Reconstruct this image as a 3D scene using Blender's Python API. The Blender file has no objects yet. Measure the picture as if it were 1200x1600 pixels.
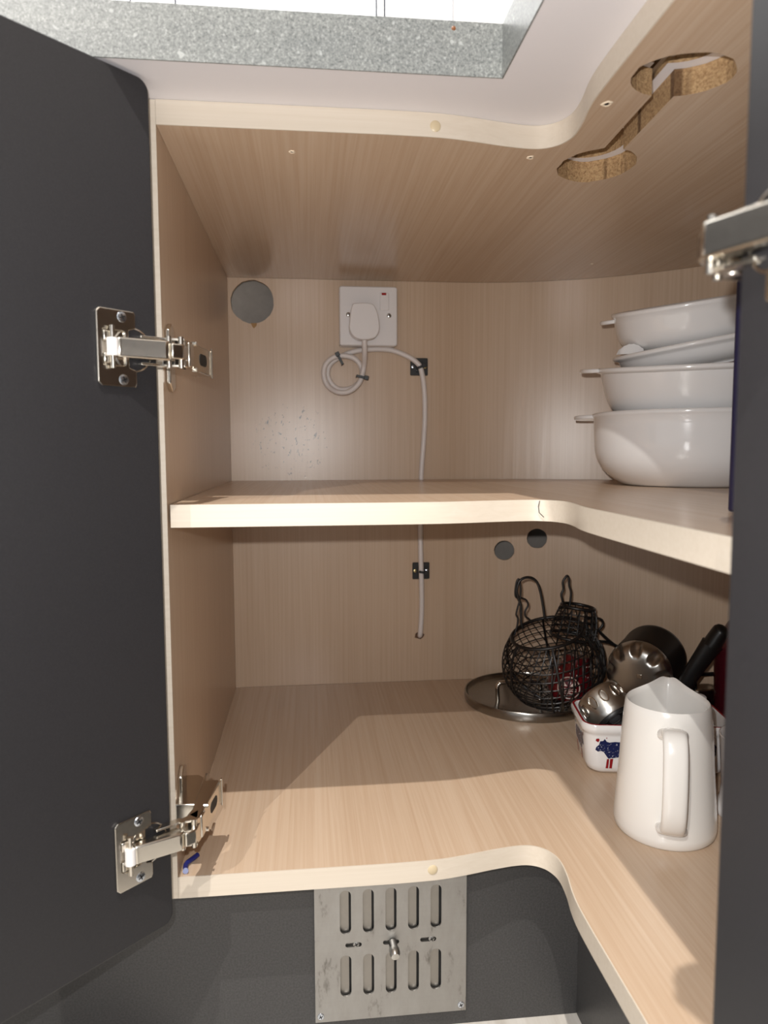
import bpy, bmesh, math, random
from mathutils import Vector, Matrix
random.seed(7)
S = bpy.context.scene
COL = S.collection

# ------------------------------------------------------------------ camera
cam_d = bpy.data.cameras.new('camera'); cam = bpy.data.objects.new('camera', cam_d); COL.objects.link(cam)
F_PX, YAW, PITCH, ROLL = 1112.04, 0.1056, 0.0856, -0.0031
CAM = Vector((0.1264, -0.6547, 0.4193))
cam_d.sensor_fit = 'VERTICAL'; cam_d.sensor_height = 36.0; cam_d.sensor_width = 27.0
cam_d.lens = F_PX / 1600 * 36.0
cam_d.clip_start = 0.01
fwd = Vector((math.sin(YAW) * math.cos(PITCH), math.cos(YAW) * math.cos(PITCH), -math.sin(PITCH)))
rgt = Vector((math.cos(YAW), -math.sin(YAW), 0)); upv = rgt.cross(fwd)
r2 = math.cos(ROLL) * rgt + math.sin(ROLL) * upv; u2 = -math.sin(ROLL) * rgt + math.cos(ROLL) * upv
cam.matrix_world = Matrix(((r2.x, u2.x, -fwd.x, CAM.x), (r2.y, u2.y, -fwd.y, CAM.y), (r2.z, u2.z, -fwd.z, CAM.z), (0, 0, 0, 1)))
cam_d.dof.use_dof = True; cam_d.dof.focus_distance = 0.82; cam_d.dof.aperture_fstop = 7.0
S.camera = cam

# ------------------------------------------------------------------ world, lights, exposure
W = bpy.data.worlds.new('world'); S.world = W; W.use_nodes = True
W.node_tree.nodes['Background'].inputs[0].default_value = (0.97, 0.98, 1.0, 1)
W.node_tree.nodes['Background'].inputs[1].default_value = 0.36

def point_light(name, loc, power, col, radius):
    d = bpy.data.lights.new(name, 'POINT'); d.energy = power; d.color = col; d.shadow_soft_size = radius
    o = bpy.data.objects.new(name, d); o.location = loc; COL.objects.link(o); return o
point_light('ceiling_downlight', (0.0, -0.88, 2.15), 102, (1.0, 0.96, 0.90), 0.012)
point_light('ceiling_downlight', (-0.95, -2.1, 2.15), 90, (1.0, 0.96, 0.90), 0.012)
point_light('phone_flash', CAM + Vector((-0.022, 0.0, 0.034)), 9.0, (1.0, 0.99, 0.98), 0.004)
vs = S.view_settings
vs.view_transform = 'Standard'; vs.look = 'None'; vs.gamma = 1.0; vs.use_curve_mapping = False
vs.exposure = 0.55

# ------------------------------------------------------------------ materials
def srgb(r, g, b):
    f = lambda c: (c / 255 / 12.92) if c / 255 <= 0.04045 else ((c / 255 + 0.055) / 1.055) ** 2.4
    return (f(r), f(g), f(b), 1)
def mat(name, col, rough=0.4, metal=0.0, **kw):
    m = bpy.data.materials.new(name); m.use_nodes = True
    b = m.node_tree.nodes['Principled BSDF']
    b.inputs['Base Color'].default_value = col; b.inputs['Roughness'].default_value = rough; b.inputs['Metallic'].default_value = metal
    for k, v in kw.items(): b.inputs[k.replace('_', ' ')].default_value = v
    return m
def nd(m, t, **kw):
    n = m.node_tree.nodes.new(t)
    for k, v in kw.items(): setattr(n, k, v)
    return n
def lk(m, a, b): m.node_tree.links.new(a, b)
def ramp(m, src, stops):
    r = nd(m, 'ShaderNodeValToRGB'); e = r.color_ramp.elements
    while len(e) < len(stops): e.new(0.5)
    for i, (p, c) in enumerate(stops): e[i].position = p; e[i].color = c
    lk(m, src, r.inputs[0]); return r
def coords(m, scale, kind='Object', loc=(0, 0, 0)):
    tc = nd(m, 'ShaderNodeTexCoord'); mp = nd(m, 'ShaderNodeMapping'); mp.inputs['Scale'].default_value = scale; mp.inputs['Location'].default_value = loc
    lk(m, tc.outputs[kind], mp.inputs[0]); return mp.outputs[0]
def noise(m, vec, scale=1, detail=4, rough=0.6, dist=0):
    n = nd(m, 'ShaderNodeTexNoise'); n.inputs['Scale'].default_value = scale; n.inputs['Detail'].default_value = detail
    n.inputs['Roughness'].default_value = rough; n.inputs['Distortion'].default_value = dist
    lk(m, vec, n.inputs['Vector']); return n
def mixc(m, a, b, fac, mode='MIX'):
    x = nd(m, 'ShaderNodeMix', data_type='RGBA', blend_type=mode)
    for s, v in ((6, a), (7, b), (0, fac)):
        if hasattr(v, 'is_output'): lk(m, v, x.inputs[s])
        else: x.inputs[s].default_value = v
    return x.outputs[2]
def bump(m, h, strength, dist=0.001):
    b = nd(m, 'ShaderNodeBump'); b.inputs['Strength'].default_value = strength; b.inputs['Distance'].default_value = dist
    lk(m, h, b.inputs['Height']); lk(m, b.outputs[0], m.node_tree.nodes['Principled BSDF'].inputs['Normal'])
def base(m, sock): lk(m, sock, m.node_tree.nodes['Principled BSDF'].inputs['Base Color'])

def wood(name, axis, c0, c1, c2, rough=0.3, band=True, marks=False):
    """pale maple laminate; axis = grain direction; boards in the print about 90 mm wide"""
    m = mat(name, c1, rough)
    lo, hi = 3.0, 260.0
    sc = {'x': (lo, hi, hi), 'y': (hi, lo, hi), 'z': (hi, hi, lo)}[axis]
    n1 = noise(m, coords(m, sc), 1.0, 6, 0.65, 0.5)
    n2 = noise(m, coords(m, tuple(9.0 if s == hi else 0.8 for s in sc)), 1.0, 3, 0.55, 1.2)
    r1 = ramp(m, n1.outputs[0], [(0.25, c0), (0.55, c1), (0.8, c2)])
    out = r1.outputs[0]
    if band:
        r2_ = ramp(m, n2.outputs[0], [(0.32, (0.955, 0.94, 0.925, 1)), (0.5, (1, 1, 1, 1)), (0.70, (0.965, 0.955, 0.945, 1))])
        out = mixc(m, out, r2_.outputs[0], 1.0, 'MULTIPLY')
    if band:        # staves of slightly different tone in the printed veneer
        i, j = {'x': (1, 0), 'y': (0, 1), 'z': (0, 2)}[axis]
        tc = nd(m, 'ShaderNodeTexCoord'); sx = nd(m, 'ShaderNodeSeparateXYZ'); lk(m, tc.outputs['Object'], sx.inputs[0])
        def mth(op, a, b=None):
            q = nd(m, 'ShaderNodeMath', operation=op)
            for k, v_ in enumerate((a, b)):
                if v_ is None: continue
                if hasattr(v_, 'is_output'): lk(m, v_, q.inputs[k])
                else: q.inputs[k].default_value = v_
            return q.outputs[0]
        wob = noise(m, coords(m, (3, 3, 3)), 1.0, 1)
        u_ = mth('FLOOR', mth('DIVIDE', mth('ADD', sx.outputs[i], mth('MULTIPLY', wob.outputs[0], 0.03)), 0.083))
        v2 = mth('FLOOR', mth('DIVIDE', mth('ADD', sx.outputs[j], mth('MULTIPLY', u_, 0.217)), 3.0))
        cx = nd(m, 'ShaderNodeCombineXYZ'); lk(m, u_, cx.inputs[0]); lk(m, v2, cx.inputs[1])
        wn = nd(m, 'ShaderNodeTexWhiteNoise', noise_dimensions='3D'); lk(m, cx.outputs[0], wn.inputs['Vector'])
        st = ramp(m, wn.outputs['Value'], [(0.0, (0.945, 0.925, 0.905, 1)), (0.5, (0.98, 0.975, 0.97, 1)), (1.0, (1.03, 1.03, 1.03, 1))])
        out = mixc(m, out, st.outputs[0], 1.0, 'MULTIPLY')
    if marks:   # black scuffs rubbed on the back panel, in one patch
        sp = noise(m, coords(m, (170, 170, 95)), 1.0, 3, 0.7, 0.6)
        spk = ramp(m, sp.outputs[0], [(0.625, (0, 0, 0, 1)), (0.635, (1, 1, 1, 1))])
        tc = nd(m, 'ShaderNodeTexCoord'); vm = nd(m, 'ShaderNodeVectorMath', operation='DISTANCE')
        lk(m, tc.outputs['Object'], vm.inputs[0]); vm.inputs[1].default_value = (0.098, 0.5416, 0.436)
        near = ramp(m, vm.outputs['Value'], [(0.048, (1, 1, 1, 1)), (0.070, (0, 0, 0, 1))])
        mu = nd(m, 'ShaderNodeMath', operation='MULTIPLY'); lk(m, spk.outputs[0], mu.inputs[0]); lk(m, near.outputs[0], mu.inputs[1])
        out = mixc(m, out, srgb(34, 26, 20), mu.outputs[0])
    base(m, out)
    fine = noise(m, coords(m, (900, 900, 900)), 1.0, 2)
    bump(m, fine.outputs[0], 0.05, 0.0006)
    return m
C0, C1, C2 = srgb(191, 164, 138), srgb(201, 177, 153), srgb(206, 184, 162)
WOOD_Z = wood('maple_upright', 'z', C0, C1, C2, marks=False)
WOOD_B = wood('maple_back', 'z', C0, C1, C2, 0.3, marks=True)
WOOD_Y = wood('maple_board', 'y', C0, C1, C2, 0.26)
EDGE = wood('maple_edging', 'x', srgb(203, 190, 173), srgb(209, 197, 181), srgb(213, 202, 188), 0.42, band=False)
def chip():
    m = mat('chipboard', srgb(160, 120, 78), 0.9)
    n = noise(m, coords(m, (420, 420, 420)), 1.0, 5, 0.75)
    r = ramp(m, n.outputs[0], [(0.25, srgb(110, 80, 52)), (0.42, srgb(170, 134, 94)), (0.6, srgb(206, 172, 128)), (0.8, srgb(150, 112, 72))])
    k = noise(m, coords(m, (60, 60, 4)), 1.0, 2)
    kk = ramp(m, k.outputs[0], [(0.58, (1, 1, 1, 1)), (0.66, (0.35, 0.3, 0.27, 1))])
    base(m, mixc(m, r.outputs[0], kk.outputs[0], 1.0, 'MULTIPLY')); bump(m, n.outputs[0], 0.8, 0.002); return m
CHIP = chip()
def speck(name, c, rough, amt=0.1, scale=900):
    m = mat(name, c, rough); n = noise(m, coords(m, (scale,) * 3), 1.0, 2)
    d = tuple(x * (1 - amt) for x in c[:3]) + (1,); l = tuple(x * (1 + amt) for x in c[:3]) + (1,)
    base(m, ramp(m, n.outputs[0], [(0.3, d), (0.7, l)]).outputs[0]); bump(m, n.outputs[0], 0.12, 0.0005); return m
DOOR = speck('graphite_door', srgb(40, 39, 41), 0.45, 0.12, 700); DOOR.node_tree.nodes['Principled BSDF'].inputs['Specular IOR Level'].default_value = 0.35
PLINTH = speck('graphite_plinth', srgb(62, 61, 61), 0.4, 0.25, 500)
def worktop_m():
    m = mat('grey_stone_laminate', srgb(150, 153, 150), 0.35)
    a = noise(m, coords(m, (520, 520, 520)), 1.0, 4, 0.75)
    r = ramp(m, a.outputs[0], [(0.28, srgb(54, 56, 56)), (0.42, srgb(104, 106, 105)), (0.56, srgb(124, 126, 124)), (0.74, srgb(164, 165, 163))])
    v = noise(m, coords(m, (140, 140, 140), loc=(3, 7, 1)), 1.0, 1, 0.5)
    f = ramp(m, v.outputs[0], [(0.66, (0, 0, 0, 1)), (0.74, (0.6, 0.6, 0.6, 1))])
    g = noise(m, coords(m, (9, 9, 60)), 1.0, 3); gr = ramp(m, g.outputs[0], [(0.3, (0.86, 0.87, 0.88, 1)), (0.7, (1.05, 1.05, 1.04, 1))])
    c = mixc(m, r.outputs[0], srgb(172, 174, 172), f.outputs[0]); base(m, mixc(m, c, gr.outputs[0], 1.0, 'MULTIPLY')); return m
STONE = worktop_m()
UNDER = mat('white_backing', srgb(222, 218, 220), 0.5)
def metal_m(name, c, rough, brushed=None):
    m = mat(name, c, rough, 1.0)
    n = noise(m, coords(m, brushed or (300, 300, 300)), 1.0, 3)
    r = ramp(m, n.outputs[0], [(0.3, (rough * 0.92,) * 3 + (1,)), (0.7, (min(1, rough * 1.1),) * 3 + (1,))])
    lk(m, r.outputs[0], m.node_tree.nodes['Principled BSDF'].inputs['Roughness'])
    return m
NICKEL = metal_m('nickel', srgb(214, 208, 198), 0.21)
STEEL = metal_m('brushed_steel', srgb(190, 188, 183), 0.3, (8, 400, 400))
ZINC = metal_m('zinc_screw', srgb(205, 212, 222), 0.25)
DARK = mat('recess_shade', srgb(18, 17, 17), 0.6)  # near-black colour stands in for shade inside slots, holes and the crack
def vent_m():
    m = metal_m('satin_vent_steel', srgb(190, 187, 182), 0.42, (6, 500, 500))
    n = noise(m, coords(m, (60, 60, 22)), 1.0, 5, 0.7)
    base(m, ramp(m, n.outputs[0], [(0.28, srgb(118, 115, 110)), (0.42, srgb(166, 164, 161)), (0.8, srgb(176, 175, 173))]).outputs[0]); return m
VENT = vent_m()
PLASTIC = mat('white_plastic', srgb(226, 222, 221), 0.3)
CORD = mat('white_flex', srgb(222, 214, 210), 0.42)
BLACKP = mat('black_plastic', srgb(16, 16, 17), 0.4)
REDN = mat('red_neon', srgb(150, 20, 20), 0.25)
CERAM = mat('white_glaze', srgb(233, 231, 230), 0.09, Coat_Weight=0.5, Coat_Roughness=0.04)
CERAM2 = mat('white_stoneware_glaze', srgb(236, 233, 228), 0.2, Coat_Weight=0.3)
WIRE = mat('black_wire', srgb(22, 20, 20), 0.38)
NAVY = mat('navy_enamel', srgb(22, 20, 48), 0.4)
MAROON = mat('maroon_enamel', srgb(78, 20, 30), 0.25)
REDRIM = mat('red_glaze', srgb(140, 22, 30), 0.2)
BLUEPL = mat('blue_plastic', srgb(30, 38, 110), 0.4)
GROUT = mat('dark_gasket', srgb(70, 74, 84), 0.6)
UPVC = mat('white_upvc', srgb(244, 244, 246), 0.3)
WALLG = speck('grey_plaster', srgb(152, 145, 138), 0.9, 0.06, 60)
WALLW = speck('white_wall', srgb(240, 240, 240), 0.8, 0.02, 60)
def floor_m():
    m = mat('pale_vinyl_floor', srgb(205, 200, 192), 0.4)
    n = noise(m, coords(m, (40, 3, 1)), 1.0, 4); base(m, ramp(m, n.outputs[0], [(0.3, srgb(184, 176, 165)), (0.7, srgb(220, 215, 208))]).outputs[0]); return m
FLOORM = floor_m()
def cow_m():
    m = mat('blue_sponge_print', srgb(30, 40, 82), 0.2)
    n = noise(m, coords(m, (420, 420, 420)), 1.0, 3, 0.7)
    base(m, ramp(m, n.outputs[0], [(0.6, srgb(28, 36, 78)), (0.66, srgb(200, 204, 214))]).outputs[0]); return m
COWB = cow_m()
REDJ = mat('red_lacquer', srgb(88, 12, 20), 0.15, Coat_Weight=0.5)
IVORY = mat('ivory_print', srgb(205, 185, 175), 0.35)
GLUE = mat('dowel_cap', srgb(200, 182, 150), 0.35)
CHIPPED = mat('chipped_edge', srgb(232, 214, 190), 0.8)
glass = mat('daylit_window_glass', (0.9, 0.9, 0.9, 1), 0.1, Emission_Color=(0.95, 0.98, 1.0, 1), Emission_Strength=1.1)  # panes emit light themselves, standing in for the bright sky outside

# ------------------------------------------------------------------ mesh helpers
class MB:
    def __init__(s): s.v = []; s.f = []; s.m = []
    def add(s, verts, faces, mi=0, M=None):
        o = len(s.v)
        for p in verts:
            p = Vector(p); s.v.append(M @ p if M else p)
        for f in faces: s.f.append([i + o for i in f]); s.m.append(mi)
        return s
    def box(s, a, b, mi=0, M=None):
        x0, y0, z0 = a; x1, y1, z1 = b
        return s.add([(x0, y0, z0), (x1, y0, z0), (x1, y1, z0), (x0, y1, z0), (x0, y0, z1), (x1, y0, z1), (x1, y1, z1), (x0, y1, z1)],
                     [(3, 2, 1, 0), (4, 5, 6, 7), (0, 1, 5, 4), (1, 2, 6, 5), (2, 3, 7, 6), (3, 0, 4, 7)], mi, M)
    def prism(s, poly, z0, z1, mi=0, M=None):
        n = len(poly); v = [(x, y, z0) for x, y in poly] + [(x, y, z1) for x, y in poly]
        f = [tuple(range(n - 1, -1, -1)), tuple(range(n, 2 * n))] + [(i, (i + 1) % n, (i + 1) % n + n, i + n) for i in range(n)]
        return s.add(v, f, mi, M)
    def tube(s, path, r, n=8, closed=False, mi=0, flat=1.0, M=None):
        P = [Vector(p) for p in path]; k = len(P); rings = []
        T = []
        for i in range(k):
            if closed: t = P[(i + 1) % k] - P[i - 1]
            else: t = P[min(i + 1, k - 1)] - P[max(i - 1, 0)]
            T.append(t.normalized() if t.length > 1e-9 else Vector((0, 0, 1)))
        ref = Vector((0, 0, 1)) if abs(T[0].z) < 0.9 else Vector((0, 1, 0))
        N = (ref - T[0] * ref.dot(T[0])).normalized()
        verts = []
        for i in range(k):
            N = (N - T[i] * N.dot(T[i]))
            N = N.normalized() if N.length > 1e-6 else T[i].orthogonal().normalized()
            B = T[i].cross(N); ri = r[i] if isinstance(r, (list, tuple)) else r
            for j in range(n):
                a = 2 * math.pi * j / n
                verts.append(P[i] + N * (math.cos(a) * ri * flat) + B * (math.sin(a) * ri))
        f = []
        for i in range(k if closed else k - 1):
            for j in range(n):
                a = i * n + j; b = i * n + (j + 1) % n; i2 = (i + 1) % k
                f.append((a, b, i2 * n + (j + 1) % n, i2 * n + j))
        if not closed: f.append(tuple(range(n - 1, -1, -1))); f.append(tuple((k - 1) * n + j for j in range(n)))
        return s.add(verts, f, mi, M)
    def lathe(s, prof, n=48, mi=0, M=None, shape=None):
        """prof: (r, z) list; r=0 at an end makes a pole. shape(a, r, z) -> (x, y, z)"""
        v = []; idx = []
        for r, z in prof:
            if r <= 1e-9: idx.append([len(v)]); v.append((0, 0, z))
            else:
                row = []
                for j in range(n):
                    a = 2 * math.pi * j / n
                    row.append(len(v)); v.append(shape(a, r, z) if shape else (r * math.cos(a), r * math.sin(a), z))
                idx.append(row)
        f = []
        for A, B in zip(idx, idx[1:]):
            for j in range(n):
                j2 = (j + 1) % n
                if len(A) == 1 and len(B) == 1: continue
                if len(A) == 1: f.append((A[0], B[j2], B[j]))
                elif len(B) == 1: f.append((A[j], A[j2], B[0]))
                else: f.append((A[j], A[j2], B[j2], B[j]))
        return s.add(v, f, mi, M)
    def build(s, name, mats, parent=None, bev=0, smooth=35, segs=2):
        me = bpy.data.meshes.new(name)
        loc = parent_world(parent)
        me.from_pydata([tuple(p - loc) for p in s.v], [], s.f)
        mats = mats if isinstance(mats, (list, tuple)) else [mats]
        for m in mats: me.materials.append(m)
        me.polygons.foreach_set('material_index', s.m)
        bm = bmesh.new(); bm.from_mesh(me); bmesh.ops.recalc_face_normals(bm, faces=bm.faces); bm.to_mesh(me); bm.free()
        if smooth:
            me.polygons.foreach_set('use_smooth', [True] * len(me.polygons)); me.set_sharp_from_angle(angle=math.radians(smooth))
        o = bpy.data.objects.new(name, me); COL.objects.link(o); o.parent = parent
        if bev:
            b = o.modifiers.new('bevel', 'BEVEL'); b.width = bev; b.segments = segs; b.limit_method = 'ANGLE'; b.angle_limit = math.radians(40); b.harden_normals = False
        return o
def parent_world(p):
    v = Vector((0, 0, 0))
    while p is not None: v = v + p.location; p = p.parent
    return v
def empty(name, loc=(0, 0, 0), parent=None):
    o = bpy.data.objects.new(name, None); o.empty_display_size = 0.02
    COL.objects.link(o); o.parent = parent; o.location = Vector(loc) - parent_world(parent); return o
def tag(o, label, cat, group=None):
    o['label'] = label; o['category'] = cat
    if group: o['group'] = group
    return o
def struct(o): o['kind'] = 'structure'; return o
def lab(o, label): o['label'] = label; return o
def catmull(pts, n=8):
    P = [Vector(p) for p in pts]; out = []
    for i in range(len(P) - 1):
        a = P[max(i - 1, 0)]; b = P[i]; c = P[i + 1]; d = P[min(i + 2, len(P) - 1)]
        for k in range(n):
            t = k / n
            out.append(0.5 * ((2 * b) + (c - a) * t + (2 * a - 5 * b + 4 * c - d) * t * t + (3 * b - a - 3 * c + d) * t ** 3))
    out.append(P[-1]); return out
def rrect(x0, x1, y0, y1, r, n=6):
    out = []
    for cx, cy, a0 in ((x1 - r, y0 + r, -90), (x1 - r, y1 - r, 0), (x0 + r, y1 - r, 90), (x0 + r, y0 + r, 180)):
        for k in range(n + 1):
            a = math.radians(a0 + 90 * k / n); out.append((cx + r * math.cos(a), cy + r * math.sin(a)))
    return out
def frame(o, x, y, z): return Matrix(((x[0], y[0], z[0], o[0]), (x[1], y[1], z[1], o[1]), (x[2], y[2], z[2], o[2]), (0, 0, 0, 1)))
def align(loc, zdir, xhint=(1, 0, 0)):
    z = Vector(zdir).normalized(); x = Vector(xhint); x = (x - z * x.dot(z)).normalized(); y = z.cross(x); return frame(loc, x, y, z)
def plate(name, outer, holes, z0, z1, mats, parent, M=None):
    """flat board with holes; material 0 faces, 1 outer side, 2 hole side"""
    bm = bmesh.new(); loops = []
    for L in [outer] + holes: loops.append([bm.verts.new((x, y, z0)) for x, y in L])
    ed = []
    for L in loops: ed += [bm.edges.new((L[i], L[(i + 1) % len(L)])) for i in range(len(L))]
    bmesh.ops.triangle_fill(bm, edges=ed, use_beauty=True, use_dissolve=False)
    low = list(bm.faces); mp = {}
    for L in loops:
        for v in L: mp[v] = bm.verts.new((v.co.x, v.co.y, z1))
    for f in low: bm.faces.new([mp[v] for v in reversed(f.verts)])
    for li, L in enumerate(loops):
        for i in range(len(L)):
            a, b = L[i], L[(i + 1) % len(L)]
            f = bm.faces.new((a, b, mp[b], mp[a])); f.material_index = 1 if li == 0 else 2
    bmesh.ops.recalc_face_normals(bm, faces=bm.faces)
    loc = parent_world(parent)
    for v in bm.verts: v.co = (M @ v.co if M else v.co) - loc
    me = bpy.data.meshes.new(name); bm.to_mesh(me); bm.free()
    for m in mats: me.materials.append(m)
    o = bpy.data.objects.new(name, me); COL.objects.link(o); o.parent = parent
    return o
def screw(name, parent, loc, axis, r=0.0042, h=0.0016, m=None):
    b = MB(); M = align(loc, axis)
    b.lathe([(0, h), (r * 0.55, h * 0.98), (r * 0.9, h * 0.6), (r, 0), (0, 0)], 20, 0, M)
    for a in (0.4, 0.4 + math.pi / 2):
        R = M @ Matrix.Rotation(a, 4, 'Z'); b.box((-r * 0.6, -r * 0.13, h * 0.7), (r * 0.6, r * 0.13, h * 1.06), 1, R)
    return b.build(name, [m or ZINC, DARK], parent)

# ------------------------------------------------------------------ dimensions
ZT, ZS, TB, TS = 0.6992, 0.3711, 0.0205, 0.0205     # underside of top, top of shelf, top of base board, shelf thickness
YB, XR, YP = 0.5416, 0.9016, -0.346                  # back panel, right back panel, right end panel (inner faces)
ACX, ACY, AR = 0.37, 0.01, 0.5316                    # curved corner of the back panel
FLOOR_Z = -0.196
def front_curve(dy=0.0, dx=0.0):
    pts = [(0.20, 0, 0), (0.245, 0.0015, 0), (0.275, 0.006, 0), (0.305, 0.0125, 0), (0.33, 0.0165, 0), (0.346, 0.0155, 0), (0.358, 0.008, 0), (0.3645, -0.004, 0),
           (0.3665, -0.018, 0), (0.3645, -0.040, 0), (0.3605, -0.062, 0), (0.3582, -0.085, 0), (0.3575, -0.12, 0)]
    c = [Vector((0, 0, 0))] + catmull(pts, 5) + [Vector((0.3575, YP, 0))]
    return [(p.x + dx, p.y + dy) for p in c]
def back_curve(inset=0.0, n=28):
    out = [(XR - inset, YP)]
    for k in range(n + 1):
        a = math.pi / 2 * k / n; out.append((ACX + (AR - inset) * math.cos(a), ACY + (AR - inset) * math.sin(a)))
    out.append((0, YB - inset)); return out

# ------------------------------------------------------------------ the setting
f = MB(); f.box((-2.2, -2.6, FLOOR_Z - 0.02), (2.2, 0.75, FLOOR_Z)); struct(f.build('floor', FLOORM))
# back wall with a window opening above the worktop
WX0, WX1, WZ0, WZ1 = -0.80, 0.383, 0.98, 1.75
w = MB()
w.box((-2.2, 0.60, FLOOR_Z), (1.6, 0.70, 0.735)); struct(w.build('wall_back_lower', WALLG))
w = MB()
w.box((-2.2, 0.60, 0.735), (1.6, 0.70, WZ0)); w.box((-2.2, 0.60, WZ1), (1.6, 0.70, 2.2))
w.box((-2.2, 0.60, WZ0), (WX0, 0.70, WZ1)); w.box((WX1, 0.60, WZ0), (1.6, 0.70, WZ1)); struct(w.build('wall_back', WALLW))
w = MB(); w.box((0.965, -2.6, FLOOR_Z), (1.065, 0.60, 2.2)); struct(w.build('wall_right', WALLG))
win = empty('window_1', (WX0, 0.62, WZ0)); struct(win)
def upright(x0, x1, z0=WZ0, z1=WZ1, name='window_frame', m=UPVC, y0=0.612, y1=0.66):
    b = MB(); b.box((x0, y0, z0), (x1, y1, z1)); return b.build(name, m, win, 0.002 if m is UPVC else 0)
upright(WX0 + 0.001, WX0 + 0.06); upright(0.3, WX1 - 0.001); upright(-0.1255, -0.0825)
upright(WX0 + 0.06, 0.3, WZ0 + 0.001, WZ0 + 0.06); upright(WX0 + 0.06, 0.3, WZ1 - 0.06, WZ1 - 0.001)
upright(0.2515, 0.3, WZ0 + 0.06, WZ1 - 0.06, 'window_sash', UPVC, 0.618, 0.655)
for x in (-0.1535, -0.0815, 0.2500, 0.2640):
    upright(x - 0.0012, x + 0.0012, WZ0 + 0.06, WZ1 - 0.06, 'gasket', GROUT, 0.6105, 0.6125)
upright(WX0 + 0.06, -0.1255, WZ0 + 0.06, WZ1 - 0.06, 'pane', glass, 0.638, 0.642); upright(-0.0825, 0.2515, WZ0 + 0.06, WZ1 - 0.06, 'pane', glass, 0.638, 0.642)

# ------------------------------------------------------------------ worktop
wt = tag(empty('worktop', (0.3, 0.3, 0.72)), 'grey speckled stone-effect worktop with white underside above the cabinet', 'worktop')
def dogbone(grow=0.0, dx=0.0, dy=0.0, jit=0.0, seed=1):
    """two round cut-outs joined by a slot: big one near the right leg edge, the other towards the corner"""
    rnd = random.Random(seed)
    c1, a1, b1 = Vector((0.4095, -0.1215)), 0.0385 + grow, 0.0315 + grow
    c2, a2, b2 = Vector((0.4130, 0.0490)), 0.0370 + grow, 0.0420 + grow
    hw = 0.0095 + grow
    out = []
    t1 = math.asin(min(0.95, hw / a1)); t2 = math.asin(min(0.95, hw / a2))
    n = 26
    for k in range(n + 1):      # near circle, from right of slot clockwise round to left
        a = math.pi / 2 - t1 - (2 * math.pi - 2 * t1) * k / n
        out.append((c1.x + a1 * math.cos(a), c1.y + b1 * math.sin(a)))
    for k in range(n + 1):      # far circle
        a = -math.pi / 2 - t2 - (2 * math.pi - 2 * t2) * k / n
        out.append((c2.x + a2 * math.cos(a), c2.y + b2 * math.sin(a)))
    return [(x + dx + rnd.uniform(-jit, jit), y + dy + rnd.uniform(-jit, jit)) for x, y in out]
WY, WXE = -0.0635, 0.2872
L_out = [(-2.0, WY), (WXE, WY), (WXE, -2.0), (0.96, -2.0), (0.96, 0.598), (-2.0, 0.598)]
slot = dogbone(-0.004, -0.006, -0.004)
plate('slab', L_out, [slot], 0.72, 0.742, [UNDER, UNDER, CHIP], wt)
b = MB(); b.prism(L_out, 0.742, 0.7605); b.build('slab_core', CHIP, wt)
b = MB(); b.prism([(x, y) for x, y in L_out], 0.7605, 0.7612); lab(b.build('laminate_top', STONE, wt), 'grey speckled laminate surface')
b = MB(); b.box((-2.0, WY - 0.0012, 0.7195), (WXE - 0.0012, WY, 0.7612)); lab(b.build('edge_strip', STONE, wt), 'grey speckled edging of the left run')
b = MB(); b.box((WXE - 0.0012, -2.0, 0.7195), (WXE, WY, 0.7612)); lab(b.build('edge_strip', STONE, wt), 'grey speckled edging of the right run')
b = MB(); b.tube([(0.406, -0.125, 0.7265), (0.408, 0.04, 0.7265)], 0.004, 10)
b.prism([(0.406 + 0.009 * math.cos(k * math.pi / 3), -0.100 + 0.0) if False else (0.406 + 0.009 * math.cos(k * math.pi / 3), -0.112 + 0.009 * math.sin(k * math.pi / 3)) for k in range(6)], 0.722, 0.731)
lab(b.build('joint_bolt', STEEL, wt), 'steel bolt joining the two worktop runs')
b = MB(); M = align((0.246, WY - 0.0012, 0.7555), (0, -1, 0)); b.lathe([(0, 0.0004), (0.0014, 0.0003), (0.0019, 0), (0, 0)], 10, 0, M); b.build('drip_mark', mat('brown_drip', srgb(112, 66, 30), 0.4), wt)

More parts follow.
